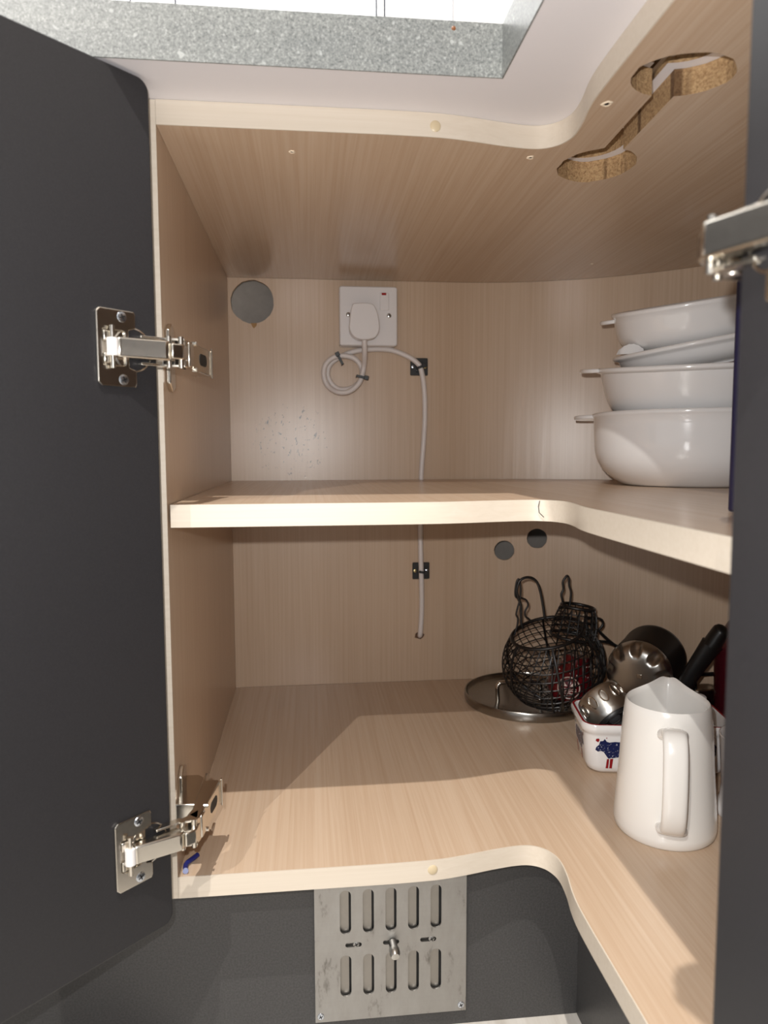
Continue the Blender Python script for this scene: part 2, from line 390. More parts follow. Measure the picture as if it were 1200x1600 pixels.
# ------------------------------------------------------------------ corner cabinet
cab = tag(empty('corner_cabinet', (0.0, 0.0, 0.0)), 'pale maple L-shaped corner base cabinet standing open', 'cabinet')
b = MB(); b.box((-0.018, 0, 0), (-0.0002, YB + 0.004, 0.7195)); b.build('side_panel', WOOD_Z, cab)
b = MB(); b.box((0.3575, YP - 0.018, 0), (XR + 0.004, YP - 0.0002, 0.7195)); b.build('side_panel', WOOD_Z, cab)
b = MB(); b.box((-0.018, -0.0010, 0), (-0.0002, 0, 0.7195)); b.build('edge_strip', EDGE, cab)
outer = front_curve() + back_curve(0.0002)
top = plate('top_panel', outer, [dogbone(0, 0, 0, 0.0009, 3)], ZT, 0.7198, [WOOD_Y, EDGE, CHIP], cab)
bot = plate('base_panel', outer, [], 0.0, TB, [WOOD_Y, EDGE, CHIP], cab)
def ribbon(name, curve, z0, z1, parent, th=0.0012):
    """edging glued on the curved front of a board"""
    C = [Vector((x, y, 0)) for x, y in curve]; O = []
    for i, p in enumerate(C):
        t = C[min(i + 1, len(C) - 1)] - C[max(i - 1, 0)]; nrm = Vector((t.y, -t.x, 0)).normalized(); O.append(p + nrm * th)
    n = len(C); v = []
    for z in (z0, z1):
        v += [(p.x, p.y, z) for p in C] + [(p.x, p.y, z) for p in O]
    f = []
    for i in range(n - 1):
        f += [(n + i, n + i + 1, 3 * n + i + 1, 3 * n + i), (i, i + 1, n + i + 1, n + i), (2 * n + i, 3 * n + i, 3 * n + i + 1, 2 * n + i + 1), (i, 2 * n + i, 2 * n + i + 1, i + 1)]
    f += [(0, n, 3 * n, 2 * n), (n - 1, 3 * n - 1, 4 * n - 1, 2 * n - 1)]
    b = MB(); b.add(v, f); return b.build(name, EDGE, parent, 0, 50)
lab(ribbon('edge_strip', front_curve(), ZT - 0.0002, 0.7198, top), 'paler edging strip')
lab(ribbon('edge_strip', front_curve(), 0.0, TB + 0.0002, bot), 'paler edging strip')
def cap(par, loc, axis):
    b = MB(); b.lathe([(0, 0.0012), (0.0035, 0.0011), (0.0048, 0.0004), (0.005, 0), (0, 0)], 18, 0, align(loc, axis)); return lab(b.build('screw_cap', GLUE, par), 'small yellowish cover cap')
cap(top, (0.2430, 0.0002, 0.7085), (0, -1, 0)); cap(top, (0.3567, -0.0940, 0.7090), (-1, 0, 0))
cap(bot, (0.2425, 0.0002, 0.0110), (0, -1, 0)); cap(bot, (0.3567, -0.1000, 0.0100), (-1, 0, 0))
for x, y, r in ((0.1146, 0.0443, 0.0032), (0.3418, 0.0352, 0.0036), (0.3705, -0.0742, 0.0048), (0.5547, 0.4054, 0.002)):
    b = MB(); M = align((x, y, ZT), (0, 0, -1)); rr = [r * random.uniform(0.8, 1.25) for _ in range(14)]
    b.lathe([(1.0, 0.0), (0.75, 0.0009), (0.42, 0.0004)], 14, 0, M, lambda a, q, z: (q * rr[int(round(a / (2 * math.pi) * 14)) % 14] * math.cos(a), q * rr[int(round(a / (2 * math.pi) * 14)) % 14] * math.sin(a), z))
    b.lathe([(0.42, 0.0004), (0, 0.0003)], 14, 1, M, lambda a, q, z: (q * r * math.cos(a), q * r * math.sin(a), z))
    b.build('screw_hole', [CHIPPED, DARK], top)

# back panel: one thin sheet bent round the corner, with service holes bored through
def back_panel():
    b = MB(); inn = back_curve(0.0, 40); outc = [(x + (0.0035 if i <= 1 else 0), y) for i, (x, y) in enumerate(inn)]
    outl = []
    for k in range(41):
        a = math.pi / 2 * k / 40; outl.append((ACX + (AR + 0.0035) * math.cos(a), ACY + (AR + 0.0035) * math.sin(a)))
    outl = [(XR + 0.0035, YP)] + outl + [(0, YB + 0.0035)]
    n = len(inn); v = []
    for z in (TB + 0.0002, ZT - 0.0002): v += [(x, y, z) for x, y in inn] + [(x, y, z) for x, y in outl]
    f = []
    for i in range(n - 1):
        f += [(i, i + 1, 2 * n + i + 1, 2 * n + i), (n + i, 3 * n + i, 3 * n + i + 1, n + i + 1), (i, n + i, n + i + 1, i + 1), (2 * n + i, 2 * n + i + 1, 3 * n + i + 1, 3 * n + i)]
    f += [(0, 2 * n, 3 * n, n), (n - 1, 2 * n - 1, 4 * n - 1, 3 * n - 1)]
    b.add(v, f); o = b.build('back_panel', [WOOD_B, CHIP], cab, 0, 25)
    cut = MB()
    for (x, y, z, r, ja) in ((0.0392, YB, 0.6613, 0.0347, 0.0006), (0.4607, 0.5338, 0.2478, 0.0172, 0.0003), (0.5143, 0.5215, 0.2690, 0.0170, 0.0003)):
        ax = (0, 1, 0) if x < ACX else (x - ACX, y - ACY, 0)
        M = align((x, y, z), ax, (1, 0, 0)); n_ = 40
        js = [r + random.uniform(-ja, ja) for _ in range(n_)]
        vv = [(js[k] * math.cos(2 * math.pi * k / n_), js[k] * math.sin(2 * math.pi * k / n_), zz) for zz in (-0.02, 0.02) for k in range(n_)]
        cut.add(vv, [tuple(range(n_ - 1, -1, -1)), tuple(range(n_, 2 * n_))] + [(k, (k + 1) % n_, n_ + (k + 1) % n_, n_ + k) for k in range(n_)], 0, M)
    c = cut.build('cutter', CHIP, None, 0, 0)
    md = o.modifiers.new('holes', 'BOOLEAN'); md.operation = 'DIFFERENCE'; md.object = c; md.solver = 'EXACT'
    try: md.material_mode = 'TRANSFER'
    except Exception: pass
    dg = bpy.context.evaluated_depsgraph_get(); me = bpy.data.meshes.new_from_object(o.evaluated_get(dg))
    o.modifiers.clear(); o.data = me; me.polygons.foreach_set('use_smooth', [True] * len(me.polygons)); me.set_sharp_from_angle(angle=math.radians(25))
    bpy.data.objects.remove(c, do_unlink=True); return o
bp = back_panel()
for x, z, pts in ((0.040, 0.6262, [(-0.004, 0.001), (0.006, 0.001), (0.0055, -0.003), (0.001, -0.0075), (-0.0015, -0.0045)]),
                  (0.3150, 0.1000, [(-0.008, 0.004), (-0.004, 0.007), (0.004, 0.006), (0.008, 0.002), (0.006, -0.002), (0.001, -0.006), (-0.004, -0.004), (-0.009, -0.003)])):
    b = MB(); b.prism(pts, 0, 0.0004, 0, frame((x, YB, z), (1, 0, 0), (0, 0, 1), (0, -1, 0))); lab(b.build('chipped_patch', mat('splintered', srgb(166, 132, 92) if z > 0.5 else srgb(96, 72, 55), 0.9), bp), 'splintered laminate at a drilled hole')

# middle shelf
sh = plate('shelf', front_curve(0.004, 0.002)[0:1] + [(x, y) for x, y in front_curve(0.004, 0.002)[1:]] + [(x - 0.001, y + (0.0015 if y < 0 else 0)) for x, y in back_curve(0.004)], [], ZS - TS, ZS, [WOOD_Y, EDGE, CHIP], cab)
lab(ribbon('edge_strip', front_curve(0.004, 0.002), ZS - TS, ZS + 0.0002, sh), 'paler edging strip with a small crack')
b = MB(); b.tube([(0.3497, 0.0155, ZS - 0.0005), (0.3485, 0.0158, ZS - 0.006), (0.3493, 0.0154, ZS - 0.012), (0.3535, 0.0136, ZS - 0.0165)], 0.0004, 5); b.build('crack', DARK, sh)

# doors
def door(name, edge, ddir, nrm, length, label):
    """edge: hinge-edge point of the inner face; ddir: along the door away from the hinge; nrm: inner face normal"""
    M = frame((edge[0], edge[1], 0), ddir + (0,), (0, 0, 1), nrm + (0,))
    b = MB(); b.prism(rrect(0.0, length, 0.002, 0.717, 0.010, 6), -0.019, 0.0, 0, M)
    return lab(b.build(name, DOOR, cab, 0.0012), label)
r_ = math.sqrt(0.5)
LD_E, LD_D, LD_N = (0.002, -0.037), (-r_, -r_), (r_, -r_)
dl = door('door', LD_E, LD_D, LD_N, 0.335, 'matt graphite door swung open on the left')
th = math.radians(2.0)
RD_E, RD_D, RD_N = (0.3205, -0.346), (-math.sin(th) * 0.0 + 0.035, -0.99939), (-0.99939, -0.035)
dr = door('door', RD_E, RD_D, RD_N, 0.335, 'matt graphite door swung fully back on the right')

# hinges ------------------------------------------------------------
def hinge(zc, mp, E, D, N, label):
    """mp maps plan coordinates (distance from end panel, depth from front plane) to world"""
    h = empty('hinge', (mp(0.012, 0.0)[0], mp(0.012, 0.0)[1], zc), cab); lab(h, label)
    P = lambda s, off: (E[0] + D[0] * s + N[0] * off, E[1] + D[1] * s + N[1] * off)
    Q = lambda x, y: mp(x, y)
    DM = frame((E[0], E[1], zc), D + (0,), (0, 0, 1), N + (0,))
    # cup let into the door, flange plate over it
    b = MB(); b.lathe([(0.0178, 0.0), (0.0178, 0.0010), (0.0166, 0.0014), (0.0160, -0.001), (0.0150, -0.010), (0, -0.011)], 32, 0, DM @ Matrix.Translation((0.0225, 0, 0))); b.build('cup', NICKEL, h)
    outl = [(0.0215, -0.030), (0.051, -0.030), (0.0540, -0.027), (0.0540, 0.027), (0.051, 0.030), (0.0215, 0.030), (0.0205, 0.028), (0.0205, 0.0165), (0.0265, 0.0145), (0.0265, -0.0145), (0.0205, -0.0165), (0.0205, -0.028)]
    pl = plate('cup_plate', outl, [rrect(0.030, 0.0495, -0.0135, 0.0135, 0.002, 3)], 0.0004, 0.0026, [NICKEL] * 3, h, DM)
    bv = pl.modifiers.new('bevel', 'BEVEL'); bv.width = 0.0008; bv.segments = 2; bv.limit_method = 'ANGLE'
    b = MB(); b.box((0.0270, -0.0140, -0.008), (0.050, 0.0140, 0.0008), 0, DM); b.build('cup_well', NICKEL, h)
    for sz in (-1, 1):
        screw('screw', h, DM @ Vector((0.0322, sz * 0.0245, 0.0024)), Vector(N + (0,)), 0.0044, 0.0012)
        b = MB(); b.box((0.0395, sz * 0.0085 - 0.0040, 0.0008), (0.0490, sz * 0.0085 + 0.0040, 0.0040), 0, DM); b.build('pin_bracket', NICKEL, h, 0.0008)
    a = P(0.0430, 0.0060); b = MB(); b.tube([(a[0], a[1], zc - 0.0165), (a[0], a[1], zc + 0.0165)], 0.0019, 12); b.build('pin', NICKEL, h)
    b = MB(); b.tube([(a[0], a[1], zc - 0.0068), (a[0], a[1], zc + 0.0068)], 0.0044, 14); lab(b.build('roller', PLASTIC, h), 'small white plastic roller')
    # cup arm: pressed channel lying along the door
    b = MB(); poly = [P(0.0405, 0.0015), P(0.0405, 0.0098), P(0.0370, 0.0105), P(0.0040, 0.0215), P(-0.0010, 0.0195), P(0.0000, 0.0080)]
    b.prism(poly, zc - 0.0078, zc + 0.0078); b.build('cup_arm', NICKEL, h, 0.0014)
    # inner link plates
    k1, k2, k3 = Q(0.012, -0.036), Q(0.0255, -0.040), Q(0.024, -0.022)
    for sz in (-1, 1):
        b = MB(); z0 = zc + sz * 0.0108
        b.prism([P(0.0180, 0.0005), P(0.0180, 0.0060), P(0.006, 0.0085), P(-0.0035, 0.0105), k2, k3, k1, P(-0.006, 0.0035), P(0.006, 0.0005)], z0 - 0.0010, z0 + 0.0010); b.build('link_plate', NICKEL, h, 0.0004)
    # knuckle with its pins
    b = MB(); kk = [P(-0.0005, 0.0090), P(-0.0010, 0.0170), Q(0.0175, -0.0530), Q(0.0255, -0.0460), Q(0.0270, -0.033), Q(0.016, -0.030)]
    b.prism(kk, zc - 0.0062, zc + 0.0062); b.build('knuckle', NICKEL, h, 0.0012)
    for q in (P(-0.0035, 0.0125), Q(0.0225, -0.0400)):
        b = MB(); b.tube([(q[0], q[1], zc - 0.0128), (q[0], q[1], zc + 0.0128)], 0.0024, 12); b.build('pin', NICKEL, h)
    # arm running into the cabinet along the end panel
    b = MB(); arm = [Q(0.0150, -0.0300), Q(0.0245, -0.0380), Q(0.0265, -0.0340), Q(0.0365, 0.0330), Q(0.0345, 0.0365), Q(0.0190, 0.0365), Q(0.0180, -0.020)]
    b.prism(arm, zc - 0.0118, zc + 0.0118); b.build('arm', NICKEL, h, 0.0012)
    e = Q(0.0375, 0.0348); b = MB(); b.tube([(e[0], e[1], zc - 0.0135), (e[0], e[1], zc + 0.0135)], 0.0011, 8); b.build('arm_lip', NICKEL, h)
    fa, fb = Q(0.0265, -0.0340), Q(0.0365, 0.0330); fax = Vector((fb[0] - fa[0], fb[1] - fa[1], 0)); flen = fax.length; fax.normalize()
    o0, o1, o2 = Q(0, 0), Q(0.001, 0), Q(0, 0.001); nn = Vector((o1[0] - o0[0], o1[1] - o0[1], 0)).normalized(); ax = Vector((o2[0] - o0[0], o2[1] - o0[1], 0)).normalized()
    fn = (nn - fax * nn.dot(fax)).normalized(); FM = lambda t: frame((fa[0] + fax.x * flen * t, fa[1] + fax.y * flen * t, zc), fax, (0, 0, 1), fn)
    b = MB(); b.prism(rrect(-0.0110, 0.0110, -0.0052, 0.0052, 0.0050, 6), -0.0006, 0.0003, 0, FM(0.66)); lab(b.build('slot', DARK, h), 'dark oval on the arm, coloured as the shade in its slot')  # slot is a solid oval; its shade is put into the colour
    b = MB(); b.box((-0.0055, -0.0105, -0.004), (0.0055, 0.0105, 0.0014), 0, FM(0.13)); b.build('clip_bar', NICKEL, h, 0.0012)
    for sz in (-1, 1):
        b = MB(); b.tube([FM(0.30) @ Vector((0, sz * 0.0112, -0.002)), FM(0.30) @ Vector((0, sz * 0.0112, 0.0022))], 0.0020, 10); b.build('rivet', NICKEL, h)
    # mounting plate on the end panel
    b = MB(); b.prism([Q(0, -0.004), Q(0.019, -0.004), Q(0.019, 0.050), Q(0.012, 0.058), Q(0, 0.058)], zc - 0.0082, zc + 0.0082); b.build('mounting_block', NICKEL, h, 0.001)
    c0 = Q(0.0002, 0.027); wing = [(-0.0165, -0.024), (-0.005, -0.031), (0.0065, -0.027), (0.0065, 0.027), (-0.005, 0.031), (-0.0165, 0.024)]
    b = MB(); b.prism(wing, 0, 0.0042, 0, frame((c0[0], c0[1], zc + 0.0035), ax, (0, 0, 1), nn)); b.build('mounting_plate', NICKEL, h, 0.001)
    for sz in (-1, 1):
        p = Vector((c0[0], c0[1], zc + 0.0035 + sz * 0.0215)) + nn * 0.0042; screw('screw', h, p, nn, 0.0042, 0.0022, NICKEL)
    c0 = Q(0.0190, 0.045)
    b = MB(); b.prism([(-0.014, -0.0085), (0.010, -0.0105), (0.020, -0.005), (0.020, 0.005), (0.010, 0.0105), (-0.014, 0.0085)], 0, 0.003, 0, frame((c0[0], c0[1], zc), ax, (0, 0, 1), nn)); b.build('clip_plate', NICKEL, h, 0.0008)
    return h
lm = lambda x, y: (x, y)
rm = lambda x, y: (0.3575 + y, YP - 0.009 + x)
hinge(0.5010, lm, LD_E, LD_D, LD_N, 'upper nickel hinge of the left door')
hinge(0.0848, lm, LD_E, LD_D, LD_N, 'lower nickel hinge of the left door')
hinge(0.5110, rm, RD_E, RD_D, RD_N, 'nickel hinge of the right door')

# ------------------------------------------------------------------ plinth, vent
pk = tag(empty('plinth', (0.2, 0.05, FLOOR_Z)), 'dark graphite plinth board under the corner cabinet', 'plinth')
b = MB(); b.box((-0.60, 0.050, FLOOR_Z), (0.427, 0.068, -0.0008)); b.build('plinth_board', PLINTH, pk, 0.0008)
b = MB(); b.box((0.4115, -0.60, FLOOR_Z), (0.4295, 0.0495, -0.0008)); b.build('plinth_board', PLINTH, pk, 0.0008)
vg = tag(empty('vent_grille', (0.2065, 0.0495, -0.176)), 'square steel hit-and-miss vent screwed to the plinth', 'vent')
VX0, VX1, VZ0, VZ1 = 0.1270, 0.2865, -0.1755, -0.0150
cols = (0.1590, 0.1828, 0.2065, 0.2302, 0.2540)
holes = []
for x in cols:
    for z0, z1 in ((-0.0800, -0.0325), (-0.1490, -0.1035)): holes.append(rrect(x - 0.0058, x + 0.0058, z0, z1, 0.0056, 5))
for x in (0.1672, 0.2065, 0.2458): holes.append(rrect(x - 0.0085, x + 0.0085, -0.0948, -0.0900, 0.0022, 3))
VM = frame((0, 0.0496, 0), (1, 0, 0), (0, 0, 1), (0, -1, 0))
plate('faceplate', [(VX0, VZ0), (VX1, VZ0), (VX1, VZ1), (VX0, VZ1)], holes, 0.0040, 0.0058, [VENT] * 3, vg, VM)
b = MB(); b.box((VX0 + 0.003, VZ0 + 0.003, 0.0000), (VX1 - 0.003, VZ1 - 0.003, 0.0006), 0, VM); lab(b.build('backing', DARK, vg), 'dark sheet coloured as the shade in the void behind the vent')  # solid sheet, its dark colour painted as shade behind the openings
sl = []
for x in cols:
    for z0, z1 in ((-0.0800, -0.0325), (-0.1490, -0.1035)): sl.append(rrect(x + 0.0036, x + 0.0150, z0 - 0.001, z1 + 0.001, 0.004, 4))
plate('slider', rrect(VX0 + 0.006, VX1 - 0.006, -0.156, -0.0260, 0.002, 2), sl, 0.0008, 0.0018, [metal_m('slider_steel', srgb(158, 154, 148), 0.45)] * 3, vg, VM)
b = MB(); M = align((0.2082, 0.0440, -0.0925), (0.05, -1, -0.25)); b.lathe([(0, 0), (0.0045, 0), (0.0045, 0.007), (0.0056, 0.009), (0.0056, 0.014), (0.0042, 0.0175), (0, 0.0185)], 20, 0, M); b.build('knob', STEEL, vg)
for x in (0.1700, 0.2495): screw('guide_rivet', vg, Vector((x, 0.0455, -0.0924)), (0, -1, 0), 0.0036, 0.0022, VENT)
for x, z in ((0.1325, -0.1690), (0.2812, -0.1690)): screw('screw', vg, Vector((x, 0.0439, z)), (0, -1, 0), 0.0036, 0.0012)

# ------------------------------------------------------------------ socket, plug and flex, clips
so = tag(empty('wall_socket', (0.226, YB, 0.589)), 'white switched socket with red neon on the cabinet back', 'socket')
SF = YB - 0.030
b = MB(); b.prism(rrect(0.1795, 0.2720, 0.5895, 0.6820, 0.004), 0.0003, 0.0205, 0, frame((0, YB, 0), (1, 0, 0), (0, 0, 1), (0, -1, 0))); b.build('back_box', PLASTIC, so, 0.001)
b = MB(); b.prism(rrect(0.1790, 0.2728, 0.5890, 0.6830, 0.004), 0.0212, 0.030, 0, frame((0, YB, 0), (1, 0, 0), (0, 0, 1), (0, -1, 0))); b.build('faceplate', PLASTIC, so, 0.002)
b = MB(); b.prism(rrect(0.2440, 0.2590, 0.6450, 0.6730, 0.002), 0, 0.0022, 0, frame((0, SF, 0), (1, 0, 0), (0, 0, 1), (0, -1, 0.0))); rk = b.build('rocker_switch', PLASTIC, so, 0.0008)
b = MB(); b.box((0.2470, SF - 0.0028, 0.6690), (0.2545, SF - 0.0020, 0.6725)); lab(b.build('neon', REDN, rk), 'red neon window')
for x, z in ((0.1935, 0.6378), (0.2592, 0.6370)): screw('screw', so, Vector((x, SF - 0.0002, z)), (0, -1, 0), 0.0038, 0.0016, STEEL)
cb = tag(empty('power_flex', (0.217, YB, 0.10)), 'white plug and flex tied in a coil and clipped down the back', 'cable')
pg = [(0.1990, 0.6500), (0.2150, 0.6512), (0.2300, 0.6495), (0.2365, 0.6400), (0.2400, 0.6250), (0.2408, 0.6110), (0.2360, 0.6000), (0.2270, 0.5955), (0.2105, 0.5945), (0.1990, 0.6000), (0.1935, 0.6100), (0.1938, 0.6230), (0.1958, 0.6400)]
pc = [(p.x, p.y) for p in catmull([(x, z, 0) for x, z in pg + pg[:1]], 4)][:-1]
b = MB(); b.prism([(0.2170 + (x - 0.2170) * 0.97, 0.6225 + (z - 0.6225) * 0.97) for x, z in pc], 0.0005, 0.012, 0, frame((0, SF, 0), (1, 0, 0), (0, 0, 1), (0, -1, 0)))
b.prism(pc, 0.012, 0.029, 0, frame((0, SF, 0), (1, 0, 0), (0, 0, 1), (0, -1, 0))); b.build('plug', PLASTIC, cb, 0.0022, 35, 3)
y1, y2, y3 = YB - 0.0055, YB - 0.0148, YB - 0.0235
pa = [(0.2172, SF - 0.018, 0.6080), (0.2176, SF - 0.018, 0.5900), (0.2185, SF - 0.010, 0.5740), (0.2183, y3, 0.5561), (0.2115, y3, 0.5315), (0.1950, y3, 0.5165), (0.1765, y3, 0.5145), (0.1608, y2, 0.5243), (0.1536, y2, 0.5399), (0.1558, y2, 0.5587), (0.1686, y2, 0.5712), (0.1865, y2, 0.5745),
      (0.2055, y2, 0.5690), (0.2159, y2 + 0.002, 0.5530), (0.2137, y1, 0.5352), (0.1985, y1, 0.5230), (0.1787, y1, 0.5213), (0.1650, y1, 0.5317), (0.1599, y1, 0.5473), (0.1653, y1, 0.5629), (0.1844, y1, 0.5756), (0.2055, y1, 0.5831), (0.2320, y1, 0.5865), (0.2640, y1, 0.5858),
      (0.2907, y1 - 0.001, 0.5767), (0.3090, y1 - 0.004, 0.5643), (0.3155, y1 - 0.004, 0.5517), (0.3210, y1, 0.5200), (0.3221, y1, 0.4775), (0.3200, y1, 0.4348), (0.3168, y1, 0.3917), (0.3158, y1, 0.3647), (0.3148, y1, 0.2940), (0.3148, y1 - 0.003, 0.2501), (0.3160, y1 - 0.003, 0.2059), (0.3172, y1, 0.1503), (0.3150, y1, 0.1080), (0.3150, YB + 0.0028, 0.1000)]
b = MB(); b.tube(catmull(pa, 5), 0.0043, 12); b.build('flex', CORD, cb, 0, 60)
def tie(loc, ang, parent, L=0.0062, W=0.012, head=True, ym=None):
    b = MB(); M = frame(loc, (math.cos(ang), 0, math.sin(ang)), (-math.sin(ang), 0, math.cos(ang)), (0, -1, 0))
    b.prism(rrect(-W, W, -0.0021, 0.0021, 0.001, 3), 0.0045, 0.0058, 0, M); b.box((-W, -0.0021, -0.010), (-W + 0.0013, 0.0021, 0.0050), 0, M); b.box((W - 0.0013, -0.0021, -0.010), (W, 0.0021, 0.0050), 0, M)
    if head: b.box((W - 0.006, -0.0034, 0.0055), (W + 0.001, 0.0034, 0.0100), 0, M)
    return lab(b.build('cable_tie', BLACKP, parent, 0.0005), 'black cable tie')
tie((0.1795, y2, 0.5690), math.radians(118), cb, W=0.0105); tie((0.2150, y3, 0.5390), math.radians(-12), cb, W=0.0095)
for i, (x, z, lb, ang) in enumerate(((0.3128, 0.5593, 'black square cable clip above the shelf, at the bend of the flex', 20), (0.3165, 0.2143, 'black square cable clip below the shelf', -10))):
    cl = tag(empty('cable_clip', (x, YB, z)), lb, 'cable clip', 'cable clips on the back panel')
    b = MB(); b.prism(rrect(x - 0.0148, x + 0.0148, z - 0.0145, z + 0.0145, 0.002), 0.0002, 0.0022, 0, frame((0, YB, 0), (1, 0, 0), (0, 0, 1), (0, -1, 0)))
    b.box((x - 0.0055, YB - 0.0040, z - 0.009), (x + 0.0055, YB - 0.002, z + 0.009)); b.build('base', BLACKP, cl, 0.0006)
    for sx in (-1, 1): screw('screw', cl, Vector((x + sx * 0.0102, YB - 0.0021, z)), (0, -1, 0), 0.0030, 0.0010, metal_m('brass_screw', srgb(205, 190, 140), 0.3) if (i == 0) == (sx > 0) else ZINC)
    tie((x + 0.002, YB - 0.0095, z - 0.001), math.radians(ang), cl, W=0.0068)

# ------------------------------------------------------------------ ovenware on the shelf
def se(ex, asp):
    """super-ellipse section"""
    def fn(a, r, z):
        c, s_ = math.cos(a), math.sin(a)
        k = (abs(c) ** ex + abs(s_) ** ex) ** (-1 / ex)
        return (r * k * c, r * asp * k * s_, z)
    return fn
def lug(b, M, R, z, out=0.03, wid=0.045, th=0.006, side=-1, droop=0.0):
    """flat shell-shaped handle at rim height"""
    pts = []
    for k in range(17):
        a = math.pi * k / 16; pts.append((side * (R - 0.006 + (out + 0.006) * math.sin(a) ** 0.7), wid * math.cos(a)))
    n = len(pts); v = [(x, y, z - droop * (abs(x) - R) / out) for x, y in pts] + [(x, y, z - th - droop * (abs(x) - R) / out) for x, y in pts]
    b.add(v, [tuple(range(n)), tuple(range(2 * n - 1, n - 1, -1))] + [(i, i + 1, n + i + 1, n + i) for i in range(n - 1)] + [(n - 1, 0, n, 2 * n - 1)], 0, M)
def casserole(name, loc, R, h, label, group, asp=1.0, ex=2.2, base=0.72, rim=0.004, lugs=0.032, lugw=0.045, rz=0.0, tilt=None, taper=0.03, lugz=0.002):
    t = tag(empty(name, loc), label, 'dish', group)
    M = Matrix.Translation(loc) @ (tilt if tilt else Matrix.Identity(4)) @ Matrix.Rotation(rz, 4, 'Z')
    pw, bd, tp = 3.0, 1 - base, taper
    def wall(z): return R * (1 - bd * max(0.0, 1 - z / (h * 0.62)) ** pw - tp * (1 - z / h))
    b = MB(); pr = [(0, 0.003), (R * base * 0.86, 0.003), (R * base * 0.88, 0), (R * base * 0.93, 0.0)]
    pr += [(wall(z), z) for z in [0.0018 + (h - 0.010) * (k / 14) ** 1.6 for k in range(15)]]
    pr += [(R + rim, h - 0.0060), (R + rim + 0.0012, h - 0.0035), (R + rim + 0.0004, h - 0.0008), (R + rim - 0.002, h), (R - 0.003, h - 0.0005), (R - 0.0055, h - 0.003)]
    pr += [(max(wall(z) - 0.006, 0.01), z + 0.004) for z in [(h - 0.012) * (k / 8) ** 1.5 for k in range(8, 0, -1)]] + [(R * base * 0.6, 0.006), (0, 0.006)]
    b.lathe(pr, 72, 0, M, se(ex, asp)); o = b.build('bowl', CERAM, t, 0, 60)
    if lugs:
        for sd in (-1, 1):
            b = MB(); lug(b, M, R, h - lugz, lugs, lugw, 0.0055, sd); b.build('handle', CERAM, t, 0.002, 40, 3)
    return t
VR = math.radians(-29)
G = 'white dishes stacked on the shelf'
casserole('casserole_dish', (0.6490, 0.2830, ZS + 0.0003), 0.1265, 0.0990, 'deep white casserole at the bottom of the shelf stack', G, rz=VR, base=0.70, rim=0.0015, taper=0.035, lugs=0.028, lugw=0.040)
Z2 = ZS + 0.0990
casserole('casserole_dish', (0.6500, 0.2860, Z2 - 0.0030), 0.1190, 0.0690, 'white casserole with wide flat rim, second from bottom of stack', G, base=0.90, rim=0.0050, taper=0.12, lugs=0.027, lugw=0.062, lugz=0.0005, rz=VR, tilt=Matrix.Rotation(math.radians(6), 4, Vector((math.cos(VR), math.sin(VR), 0))))
Z3 = Z2 + 0.0590
ax_v = Vector((math.sin(-VR), math.cos(-VR), 0))
ax_h = Vector((math.cos(VR), math.sin(VR), 0))
t3 = Matrix.Rotation(math.radians(-8.5), 4, ax_v) @ Matrix.Rotation(math.radians(7), 4, ax_h)
casserole('baking_dish', (0.6600, 0.2880, Z3 + 0.0045), 0.1030, 0.0340, 'shallow white dish tilted inside the stack, third from bottom', G, base=0.8, rim=0.003, taper=0.12, lugs=0, rz=VR, tilt=t3)
t4 = Matrix.Rotation(math.radians(-5.0), 4, ax_v) @ Matrix.Rotation(math.radians(11), 4, ax_h)
casserole('casserole_dish', (0.6540, 0.2950, Z3 + 0.0330), 0.0985, 0.0600, 'small white casserole tilted on top of the shelf stack', G, base=0.74, rim=0.001, taper=0.06, lugs=0.018, lugw=0.026, rz=VR, tilt=t4, lugz=0.008)
# folded paper napkin edge poking out between the dishes
pn = MB(); cen = Vector((0.5560, 0.2700, Z3 + 0.0180)); a_ = Vector((math.cos(VR), math.sin(VR), 0)); rows = []
for k in range(13):
    t = k / 12; w_ = 0.036 * t - 0.018
    rows.append((cen + a_ * w_ + Vector((0, -0.004, 0)), 0.013 * math.sin(math.pi * t) ** 0.6 + 0.0008 * (k % 2)))
v = [p for p, h_ in rows] + [p + Vector((0.001, 0.004, h_)) for p, h_ in rows] + [p + Vector((0, 0.003, 0)) for p, h_ in rows] + [p + Vector((0.001, 0.007, h_)) for p, h_ in rows]
n = 13; fc = []
for i in range(n - 1): fc += [(i, i + 1, n + i + 1, n + i), (2 * n + i, 3 * n + i, 3 * n + i + 1, 2 * n + i + 1), (n + i, n + i + 1, 3 * n + i + 1, 3 * n + i), (i, 2 * n + i, 2 * n + i + 1, i + 1)]
pn.add(v, fc + [(0, n, 3 * n, 2 * n), (n - 1, 3 * n - 1, 4 * n - 1, 2 * n - 1)])
tag(pn.build('paper_liner', mat('paper', srgb(225, 224, 224), 0.8)), 'small scalloped white paper liner between the stacked dishes', 'liner')
# navy tray standing on edge beside the right door
nt = MB(); NM = frame((0.4530, -0.1430, ZS + 0.0004), (0.92, 0.39, 0), (-0.39, 0.92, 0), (0, 0, 1))
nt.prism(rrect(0, 0.17, 0, 0.010, 0.004, 4), 0, 0.176, 0, NM); tag(nt.build('baking_tray', NAVY, None, 0.002), 'navy tray standing on edge on the shelf behind the right door', 'tray')

# ------------------------------------------------------------------ things on the base board
Z0 = TB + 0.0004
